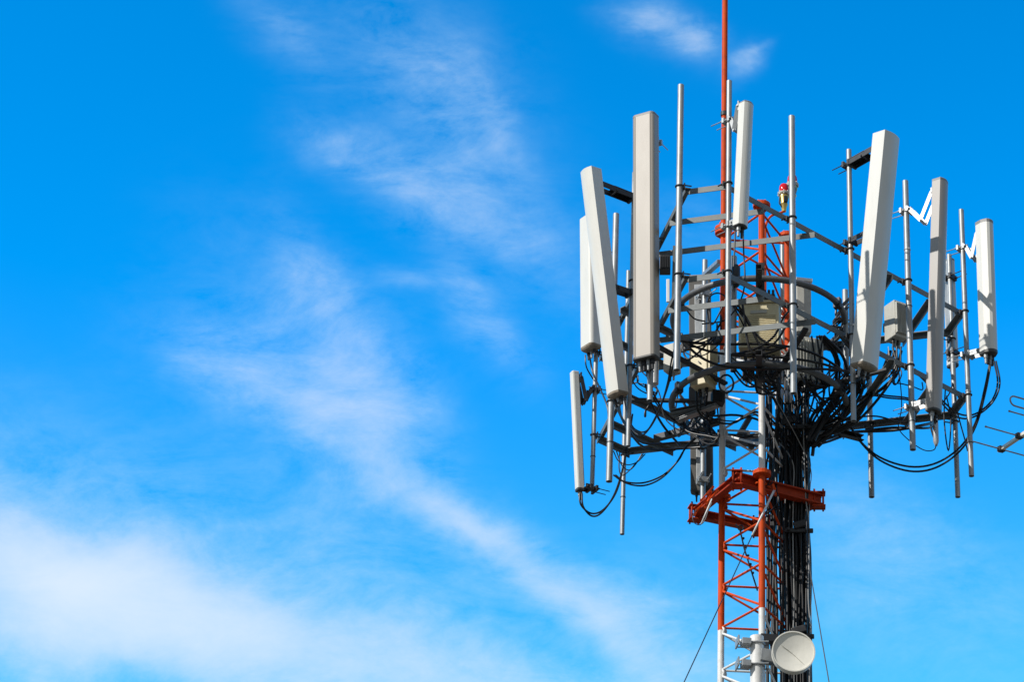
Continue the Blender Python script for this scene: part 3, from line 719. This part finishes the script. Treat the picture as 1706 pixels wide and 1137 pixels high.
lc = beacon(1306, 322, .02, 'red glass warning lamp on a brassy base, left of the nearest bare pipe', 1.15)
beacon(1320, 307, .30, 'red warning lamp half hidden behind the nearest bare pipe', 1.2)
l2 = at(1313, 330, .19)
bm = B(); pts = spline([at(1275, 520, -.05), at(1275, 400, -.05), at(1276, 375, -.05), at(1285, 360, -.02), at(1300, 355, 0), at(1306, 352, .02), at(1306, 348, .02)], 6); tube(bm, pts, .011, 8)
tag(obj('conduit', bm, RED, None, at(1275, 520, -.05)), 'thin dark red conduit curving up to the red warning lamp', 'conduit')

# ------------------------------------------------------------------ red guy bracket with shackles and guy wires
gz = Z2 - .045
NB = at(1229, 800, 0)  # near corner in the photo
GB = [atz(1228, 799, gz), atz(1364, 834, gz), atz(1262, 882, gz - .02), atz(1158, 856, gz)]
gb_ = thing('guy_bracket', 'red steel guy wire bracket of heavy channels round the mast below the platform', 'bracket', Vector((0, 0, gz)))
def gbeam(a, b, h=.12, w=.09, ea=.02, eb=.02, dz=0):
    a = Vector((a.x, a.y, gz + dz)); b = Vector((b.x, b.y, gz + dz)); d = (b - a).normalized()
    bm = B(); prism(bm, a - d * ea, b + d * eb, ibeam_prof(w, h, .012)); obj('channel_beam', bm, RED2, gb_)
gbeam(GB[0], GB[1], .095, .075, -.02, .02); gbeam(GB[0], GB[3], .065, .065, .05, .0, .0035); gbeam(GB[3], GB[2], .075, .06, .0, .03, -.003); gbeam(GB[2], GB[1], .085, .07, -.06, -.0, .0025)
for p, dd in ((GB[0], (0, -1, 0)), (GB[1], (1, 0, 0)), (GB[3], (-1, -.3, 0)), (GB[2], (0, 1, 0))):
    p = Vector((p.x, p.y, gz)); bm = B(); d = Vector(dd).normalized()
    ori(p + Vector((0, 0, .058)), d, (-d.y, d.x, 0), (0, 0, 1), (.11, .09, .012), bm, .002); ori(p - Vector((0, 0, .062)), d, (-d.y, d.x, 0), (0, 0, 1), (.11, .09, .012), bm, .002)
    for k in (-1, 1):
        for j in (-1, 1): tube(bm, [p + d * .036 * k + Vector((-d.y, d.x, 0)) * .032 * j + Vector((0, 0, -.085)), p + d * .036 * k + Vector((-d.y, d.x, 0)) * .032 * j + Vector((0, 0, .085))], .009, 6)
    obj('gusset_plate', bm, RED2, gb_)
for k, (a, b) in enumerate((((1192, 822), (1160, 850)), ((1188, 812), (1168, 834)), ((1184, 820), (1175, 846)), ((1181, 826), (1157, 858)), ((1196, 818), (1178, 838)))):
    bm = B(); bar(bm, at(*a, -.25), at(*b, -.3), .02, .012); tube(bm, [at(*a, -.27), at(*a, -.19)], .011, 8); tube(bm, [at(*b, -.34), at(*b, -.25)], .011, 8); obj('shackle', bm, RED, gb_)
bm = B(); bar(bm, at(1288, 808, -.45), at(1293, 826, -.45), .03, .014); tube(bm, [at(1291, 815, -.5), at(1291, 815, -.38)], .012, 8); obj('shackle', bm, RED, gb_)
def wire(name, pts, r, m, label, cat, group=None, n=6, seg=8):
    P_ = spline(pts, n) if len(pts) > 2 else [Vector(p) for p in pts]
    bm = B(); tube(bm, P_, r, seg); o = obj(name, bm, m, None, P_[0]); return tag(o, label, cat, group)
# turnbuckle rod + wire
t = thing('guy_wire', 'thin guy wire with a white rod end, running down left from the red bracket', 'guy wire', at(1140, 1137, -1.6))
bm = B(); tube(bm, [at(1291, 815, -.47), at(1253, 893, -.62)], [.009, .008], 8); obj('rod_end', bm, WHT, t)
e = at(1253, 893, -.62); e2 = at(1140, 1137, -1.6); d = (e2 - e); e3 = e + d * ((e.z) / -d.z)
bm = B(); tube(bm, [e, e3], .0042, 8); obj('wire', bm, DKST, t)
t = thing('guy_wire', 'thin dark guy wire running down to the right edge of the cable bundle', 'guy wire', at(1381, 1137, -1.0))
e = at(1346, 930, -.3); e2 = at(1381, 1137, -1.0); d = e2 - e; bm = B(); tube(bm, [at(1343, 850, -.1), e, e + d * (e.z / -d.z)], .0042, 8); obj('wire', bm, DKST, t)
t = thing('hanging_shackle_chain', 'dark ring and chain hanging inside the mast below the red bracket', 'chain', at(1234, 885, 0))
bm = B(); torus(bm, at(1234, 880, 0), (0, 1, 0), .022, .006, 16, 6); obj('ring', bm, BLKST, t)
bm = B(); tube(bm, [at(1226, 874, 0), at(1233, 884, 0), at(1240, 915, 0), at(1262, 985, .02)], .0065, 6)
for k in range(6): bolt(bm, lerp(at(1234, 884, -.004), at(1262, 985, .02), k / 7), (.3, -1, 0), .011, .012)
obj('chain', bm, BLKST, t)
wire('tie_wire', [at(1186, 838, -.4), at(1180, 852, -.4), at(1174, 868, -.4), at(1166, 875, -.4), at(1157, 872, -.4), at(1154, 862, -.4), at(1160, 850, -.38)], .004, DKST, 'thin wire looped under the left end of the red bracket', 'wire')
wire('tie_rod', [at(1186, 832, -.42), at(1168, 874, -.42)], .006, WHT, 'short white rod hanging at the left end of the red bracket', 'rod')

# ------------------------------------------------------------------ dish on its pipe
dy = -.62
dc = at(1322, 1087, dy - .14); dp = thing('microwave_dish', 'small round ivory dish antenna at the bottom, mounted on a thick white pipe', 'dish', dc)
n = azv(6); 
bm = B(); R = .163
prof = [(R * .55, -.10), (R * .97, -.065), (R, -.06), (R, .0), (R * 1.02, .002), (R * 1.02, .012), (R * .965, .012), (R * .955, .004), (R * .6, -.010), (R * .2, -.018), (0, -.020)]
lathe(bm, dc, n, prof, 48); rad = obj('reflector', bm, DISH, dp)
for p_ in rad.data.polygons: p_.use_smooth = len(p_.vertices) == 4
rad.data.polygons.foreach_get
s = Vector((-n.y, n.x, 0))
bm = B(); tube(bm, spline([dc + n * -.004 + s * (-.09) + Vector((0, 0, .05)), dc + n * -.016 + s * .0 + Vector((0, 0, -.015)), dc + n * .0 + s * .10 + Vector((0, 0, -.122))], 6), .0022, 6); obj('seam_line', bm, CABG, dp)
bm = B(); tube(bm, [dc - n * .07, dc - n * .17], .05, 16); obj('feed_housing', bm, CABG, dp)
pp = at(1261, 1062, dy); bm = B(); pipe_bm(bm, (pp.x, pp.y, zfor(pp.y, 1062) - 1.6), (pp.x, pp.y, zfor(pp.y, 1062)), .0525, .006, 24)
tag(obj('dish_pipe', bm, GALV if False else WHT, None, (pp.x, pp.y, zfor(pp.y, 1062) - 1.6)), 'thick white pipe clamped to the front mast leg, carrying the round dish', 'pipe')
bm = B()
back = dc - n * .15
pm = Vector((pp.x, pp.y, back.z - .0))
bar(bm, pm + Vector((.03, -.05, .02)), back + Vector((-.01, 0, .0)), .02, .10, (0, 0, 1), .003)
bar(bm, pm + Vector((.03, .03, .02)), back + Vector((-.01, .06, .0)), .012, .10, (0, 0, 1), .003)
obj('mounting_bracket', bm, GALV, dp)
for dz in (.12, -.06, ):
    bm = B(); c = pm + Vector((0, 0, dz)); torus(bm, c, (0, 0, 1), .0565, .009, 24, 8)
    ori(c + Vector((-.085, -.03, 0)), (1, .2, 0), (-.2, 1, 0), (0, 0, 1), (.07, .10, .05), bm, .003)
    tube(bm, [c + Vector((-.15, -.055, .0)), c + Vector((.09, -.06, 0))], .006, 6)
    tube(bm, [c + Vector((-.15, .055, .0)), c + Vector((.09, .06, 0))], .006, 6)
    ori(c + Vector((-.15, 0, .02)), (1, .2, 0), (-.2, 1, 0), (0, 0, 1), (.012, .13, .07), bm, .002)
    obj('pipe_clamp', bm, GALV, dp)
bm = B(); box(bm, at(1281, 1066, -.35), (.14, .08, .06), 10, .004); box(bm, at(1275, 1080, -.35), (.05, .08, .09), 10, .004); obj('pipe_clamp', bm, BLKST, dp)

# ------------------------------------------------------------------ cable ladder and feeder cable bundle
lad = thing('cable_ladder', 'dark cable ladder behind the thick bundle of feeder cables on the right of the mast', 'ladder', (.25, .08, 0))
for xx in (.195, .40):
    bm = B(); box(bm, (xx, .19, (zfor(0, 655)) / 2), (.035, .035, zfor(0, 655))); obj('ladder_rail', bm, BLKST, lad)
zz = 8.0
while zz < zfor(0, 660):
    bm = B(); bar(bm, (.18, .20, zz), (.415, .20, zz), .02, .03); obj('rung', bm, DKST, lad); zz += .36
ZTOPB = lambda py: zfor(-.05, py)
def pb(k, ds=0.0): return P[k][1] - Vector((0, 0, .07)) + P[k][4] * ds
fan = []
for k in range(4): fan.append([pb('a4', -.04 + .028 * k), (1440 - 5 * k, 640, -.1), (1415 - 9 * k, 668 + 5 * k, -.1), (1375 - 6 * k, 700 + 7 * k, -.06)])
for k in range(4): fan.append([at(1480 + 7 * k, 578, .0), (1482 + 5 * k, 612 + 6 * k, .0), (1445 - 6 * k, 660 + 5 * k, .05), (1395 - 8 * k, 700 + 5 * k, .05), (1356 - 4 * k, 725 + 4 * k, .05)])
for k in range(3): fan.append([(1330 + 10 * k, 648, .1), (1334 + 6 * k, 672, .1)])
for k in range(3): fan.append([(1372 - 4 * k, 560, -.6), (1404 - 6 * k, 590 + 5 * k, -.45), (1408 - 10 * k, 640 + 6 * k, -.2), (1370 - 8 * k, 690, -.05)])
for k in range(4): fan.append([(1242 + 12 * k, 592, -.6), (1252 + 12 * k, 622, -.5), (1284 + 6 * k, 656, -.25)])
for k in range(3): fan.append([(1160 + 9 * k, 652, -.42), (1164 + 9 * k, 690, -.3), (1215 + 6 * k, 705 - 6 * k, -.15), (1270, 690 + 5 * k, -.05)])
for k in range(2): fan.append([pb('a5', -.02 + .04 * k), (1545, 712, .3), (1490, 716 - 4 * k, .6), (1420, 722, .5), (1368, 735 + 5 * k, .2)])
fan.append([pb('a7'), (1580, 660, .5), (1545, 690, .7), (1470, 705, .7), (1390, 722, .4)])
for k in range(3): fan.append([pb('a2', -.05 + .05 * k), (1082 + 6 * k, 650, -.6), (1110, 690 + 5 * k, -.3), (1165, 722 + 4 * k, .1), (1235, 724 + 3 * k, .2), (1285, 728, .1)])
for k in range(2): fan.append([pb('a1', -.02 + .03 * k), (1040, 700, .1), (1075, 742 + 4 * k, .7), (1140, 740 + 3 * k, .9), (1225, 735, .6), (1282, 735, .2)])
def wob(a): return random.uniform(-a, a)
nf = len(fan); slots = []
for row, (yy_, x0, x1, cnt) in enumerate(((.02, .225, .425, 8), (.05, .20, .43, 9), (.085, .22, .43, 11), (.125, .21, .42, 12), (.155, .22, .42, 10), (.01, .07, .2, 5), (.09, .10, .2, 3))):
    for k in range(cnt): slots.append((x0 + (x1 - x0) * (k + .5) / cnt + wob(.006), yy_ + wob(.012)))
random.shuffle(slots)
for i, (sx, sy) in enumerate(slots):
    r = random.choice((.006, .0085, .0085, .010, .0135)); grey = i % 11 == 4
    pts = []
    if i < nf:
        way = [p if isinstance(p, Vector) else at(*p) for p in fan[i]]; jy = random.uniform(735, 775)
        pts += way[:1] + [w_ + Vector((wob(.02), wob(.02), wob(.02))) for w_ in way[1:]] + [Vector((sx + wob(.015), sy, zfor(sy, jy)))]
    else:
        jy = random.uniform(615, 690); pts += [Vector((sx + wob(.06), sy + wob(.06), zfor(sy, jy - 50))), Vector((sx + wob(.03), sy, zfor(sy, jy + 20)))]
    for py in (815, 870, 930, 1000, 1070, 1150):
        w_ = random.choice((.008, .012, .022))
        pts.append(Vector((sx + wob(w_), sy + wob(.01), zfor(sy, py))))
    pts.append(Vector((sx, sy, 6.0))); pts.append(Vector((sx, sy, .05)))
    if grey: wire('feeder_cable', pts, r * .6, GRC, 'light grey feeder cable running down among the black ones beside the mast', 'cable', 'grey feeder cables in the bundle', 5, 8)
    else: wire('feeder_cable', pts, r, BLK, 'black feeder cable running straight down in the thick bundle on the right of the mast', 'cable', 'black feeder cables in the bundle', 5, 8)
for k, py in enumerate((712, 885, 1062)):
    z = zfor(0, py); bm = B(); box(bm, (.33 + wob(.01), .0, z), (.23, .03, .035), wob(5), .006)
    ori((.30 + wob(.05), -.02, z + .05), (1, 0, .3), (0, 1, 0), (-.3, 0, 1), (.12, .03, .06), bm, .008); bolt(bm, (.25, -.015, z), (0, -1, 0), .014, .03); bolt(bm, (.40, -.015, z), (0, -1, 0), .014, .03)
    tag(obj('cable_clamp', bm, BLKST, None, (.325, 0, z)), ['black strap across the cable bundle level with the platform bottom beam', 'black strap across the cable bundle just below the red bracket', 'black strap across the cable bundle right above the dish'][k], 'strap')

# ------------------------------------------------------------------ jumper cables
JG = 'loose black jumper cables'
def cab(label, pts, r=.0075, m=BLK, n=6, dup=1, dd=(.02, .0, .03)):
    for k in range(dup):
        q = [at(*p) + Vector((dd[0] * k * math.sin(i + k), dd[1], -dd[2] * k * math.sin(math.pi * i / (len(pts) - 1)))) for i, p in enumerate(pts)]
        if dup > 1: wire('jumper_cable', q, r, m, label, 'cable', label, n)
        else: wire('jumper_cable', q, r, m, label, 'cable', None, n)
yl = 1.0
cab('black cable looping under the small slim panel and up to the left beam', [(966, 822, .75), (968, 842, .75), (985, 856, .8), (1005, 850, .8), (1026, 822, .8), (1038, 780, .8), (1046, 725, .8), (1050, 690, .7)], dup=2)
cab('black cable sagging in a deep curve below the left half of the long beam', [(1022, 792, .4), (1040, 803, .4), (1072, 805, .4), (1105, 792, .4), (1130, 768, .4), (1143, 745, .4), (1160, 728, .3)], dup=2)
cab('black cable from the hidden left antenna down along the thick spotted pipe', [(982, 592, .6), (988, 622, .6), (1003, 655, .4), (1013, 685, .3), (1013, 730, .35), (1012, 765, .4)])
cab('thin black cable bending down beside the leftmost pipe', [(975, 592, .7), (977, 612, .7), (988, 632, .8)], .006)
cab('black double cable hanging in a loop beside the bare pipe left of the mast', [(1130, 560, -1.1), (1119, 600, -1.0), (1112, 640, -.9), (1098, 685, -.6), (1078, 718, -.3), (1058, 716, -.2), (1046, 695, -.1), (1040, 665, 0)], dup=2)
cab('black cable dropping from the lower left frame to the long beam', [(1075, 640, -.2), (1086, 675, -.1), (1105, 710, .2), (1132, 742, .5)], .010)
cab('thin cables looping under the left corner of the platform', [(1022, 752, .9), (1030, 768, .9), (1046, 775, .9), (1062, 770, .9), (1075, 757, .9)], .005, dup=3, dd=(.03, 0, .05))
cab('black cable sagging in the widest curve below the platform on the right', [(1650, 600, .2), (1640, 650, .2), (1625, 705, .3), (1600, 745, .4), (1560, 772, .5), (1515, 778, .5), (1465, 762, .5), (1430, 732, .4), (1412, 702, .3)], .0085, dup=2, dd=(.01, 0, .045))
cab('black cable looping from the rightmost antenna back to the corner pipe', [(1656, 602, .2), (1662, 638, .2), (1652, 668, .2), (1625, 690, .3), (1598, 690, .3), (1570, 668, .3), (1545, 640, .3), (1520, 615, .3)], dup=2)
cab('thin black cable hanging below the spotted pipe and up to the pale cylinder', [(1492, 600, .1), (1500, 640, .1), (1502, 680, .1), (1497, 712, .1), (1512, 732, .1), (1538, 750, .1), (1556, 750, .1), (1560, 738, .15)], .0045)
cab('black cable dropping from the taupe antenna to the pale cylinder', [(1552, 690, .15), (1551, 712, .15), (1556, 730, .15), (1559, 742, .15)], .008)
cab('black cable hanging in a narrow loop right of the taupe antenna', [(1575, 648, .4), (1573, 700, .4), (1580, 752, .4), (1584, 700, .4), (1577, 660, .4)], .006)
cab('black cable slanting down behind the rightmost mount pipe', [(1588, 640, .4), (1596, 690, .4), (1608, 735, .4), (1612, 752, .4)], .006)
cab('black cable running level from the big white antenna to the spotted pipe', [(1434, 662, .2), (1452, 657, .2), (1480, 660, .2), (1520, 666, .2), (1560, 690, .3)], dup=2, dd=(.01, 0, .02))
cab('black cable arching over the long beam on the right', [(1372, 712, .3), (1420, 698, .4), (1460, 694, .4), (1500, 704, .4), (1530, 700, .4)])
cab('long black cable from the narrow high antenna down past the pipe', [(1225, 384, -1.2), (1223, 430, -1.2), (1219, 470, -1.2), (1204, 510, -1.2), (1188, 540, -1.15), (1180, 530, -1.1), (1180, 500, -1.1), (1192, 489, -1.1), (1208, 494, -1.05), (1226, 518, -1.0), (1240, 545, -.9)], .0065)
cab('black cable curving from the narrow high antenna into the hoops', [(1238, 386, -1.15), (1239, 420, -1.15), (1241, 465, -1.15), (1236, 495, -1.1), (1222, 520, -1.0), (1205, 535, -.9), (1170, 540, -.8)], .0065)
cab('small coil of black cable tied below the lower hoop beside the mast', [(1210 + 12 * math.cos(a * .7), 640 + 15 * math.sin(a * .7), -.75 - .004 * a) for a in range(26)], .008, n=3)
cab('black cable hanging at the left between the beams behind the pipe', [(1138, 508, -.9), (1155, 530, -.9), (1175, 536, -.9)], .0065)
cab('thick black strand running up from the bundle to the big white antenna', [(1345, 735, -.1), (1362, 705, -.1), (1395, 655, -.1), (1420, 625, -.1), (1440, 616, -.05)], .016, dup=4, dd=(.03, .0, .05))
cab('thick black strand running up from the bundle to the whitish box on the right', [(1352, 745, 0), (1385, 712, 0), (1425, 690, .0), (1450, 660, .0), (1475, 615, .0), (1484, 585, .02)], .012, dup=4, dd=(.03, .0, .05))
cab('thick black cable following the front of the lower hoop', [(1110, 560, -.8), (1160, 572, -.85), (1215, 574, -.88), (1270, 574, -.88), (1325, 580, -.85), (1370, 596, -.7), (1410, 622, -.5)], .011, dup=3, dd=(.05, .0, .11))
cab('heavy black cable looping wide on the right from the lower hoop into the bundle', [(1400, 560, -.2), (1428, 600, -.15), (1432, 645, -.1), (1405, 690, -.05), (1365, 715, 0), (1340, 760, .03)], .015, dup=3, dd=(.05, 0, .08))
cab('black strand crossing in front of the louvred cabinet from upper left to lower right', [(1222, 508, -.95), (1240, 530, -.92), (1262, 560, -.9), (1285, 575, -.9), (1310, 580, -.88)], .010, dup=3, dd=(.04, 0, .06))
cab('black strand crossing in front of the louvred cabinet from the nearest pipe downward left', [(1322, 510, -.95), (1305, 530, -.92), (1290, 560, -.9), (1262, 580, -.9), (1228, 590, -.85)], .009, dup=2, dd=(.04, 0, .06))
cab('black cable dropping inside the right half of the lower hoop', [(1352, 560, -.6), (1360, 610, -.5), (1372, 650, -.3), (1368, 690, -.2)], .008, dup=3, dd=(.05, .0, .03))
# tangles: short jumpers that nothing tells apart
def tangle(label, n, xr, yr, Yr, span, r=.0065):
    """short jumpers between sockets spread over the region, each with its own sag"""
    socks = [at(random.uniform(*xr), random.uniform(*yr), random.uniform(*Yr)) for _ in range(max(5, n // 2))]
    for k in range(n):
        a, b = random.sample(socks, 2); d = (b - a); sag = .04 + .35 * d.length * random.random(); sw = Vector((wob(.07), wob(.07), 0))
        q = [a + Vector((0, 0, .02)), a - Vector((0, 0, .03)), lerp(a, b, .3) + sw - Vector((0, 0, sag)), lerp(a, b, .7) + sw * .6 - Vector((0, 0, sag * .9)), b - Vector((0, 0, .04)), b + Vector((0, 0, .03))]
        wire('jumper_cable', q, r * random.choice((.8, 1, 1, 1.3)), BLK, label, 'cable', label, 5)
tangle('short black cable in the tangle left of the mast below the cream box', 22, (1128, 1205), (640, 730), (-.4, .3), 24)
tangle('short black cable in the tangle round the louvred cabinet', 16, (1205, 1300), (560, 640), (-.8, -.3), 22)
tangle('short black cable in the tangle right of the mast inside the lower hoop', 26, (1310, 1425), (590, 700), (-.5, .3), 26, .0075)
tangle('short black cable in the tangle beside the upper hoop on the right', 10, (1385, 1418), (500, 590), (-.2, .1), 12)
tangle('short black cable among the beams left of the mast', 10, (1105, 1205), (530, 580), (-1.0, -.6), 24)
tangle('short black cable under the whitish box on the right', 10, (1478, 1545), (580, 650), (.0, .3), 18, .0055)
tangle('short black cable under the leaning white antenna on the left', 8, (1030, 1100), (600, 690), (-.2, .3), 20, .0055)
tangle('short black cable dangling between mast and bundle', 10, (1268, 1300), (650, 860), (-.3, .0), 22, .0055)

# ------------------------------------------------------------------ television aerial at the right edge
ya = thing('yagi_aerial', 'pale aluminium television aerial with thin rods, cut off by the right edge', 'aerial', at(1760, 1000, 1.0))
YB = 1.0
t0 = at(1664, 752, YB); t1 = atz(1800, 660, t0.z); bdir = (t1 - t0).normalized(); edir = Vector((-bdir.y, bdir.x, 0));
if edir.x < 0: edir = -edir
bm = B(); bar(bm, t0, t1, .032, .032, (0, 0, 1), .003); obj('boom', bm, YEL, ya)
for px_, py_, la, lb in ((1668, 749, .34, .33), (1698, 727, .34, .33), (1736, 701, .33, .33), (1770, 678, .3, .3)):
    c = atz(px_, py_, t0.z); bm = B(); tube(bm, [c - edir * la, c + edir * lb], .0065, 8)
    lathe(bm, c - edir * la, edir, [(0, -.012), (.009, -.008), (.009, .006), (0, .006)], 8); obj('element', bm, GALV, ya)
    bm = B(); box(bm, c, (.06, .045, .045), 35, .004); obj('element_clamp', bm, BLKST, ya)
c = atz(1745, 695, t0.z); bm = B(); R_ = .045
e0 = c - edir * .33; e1 = c + edir * .33; zu = Vector((0, 0, 1))
lp = [e0 + zu * R_ * math.cos(a) - edir * R_ * math.sin(a) for a in [math.pi * k / 8 for k in range(9)]][::1] + [e1 - zu * R_ * math.cos(a) + edir * R_ * math.sin(a) for a in [math.pi * k / 8 for k in range(9)]]
tube(bm, [p + zu * .06 for p in lp], .0075, 8, closed=True); obj('folded_dipole', bm, GALV, ya)
bm = B(); q = lerp(t0, t1, .85); pipe_bm(bm, (q.x, q.y - .045, 0), (q.x, q.y - .045, q.z + .2), .025); obj('support_pole', bm, GALV, ya)
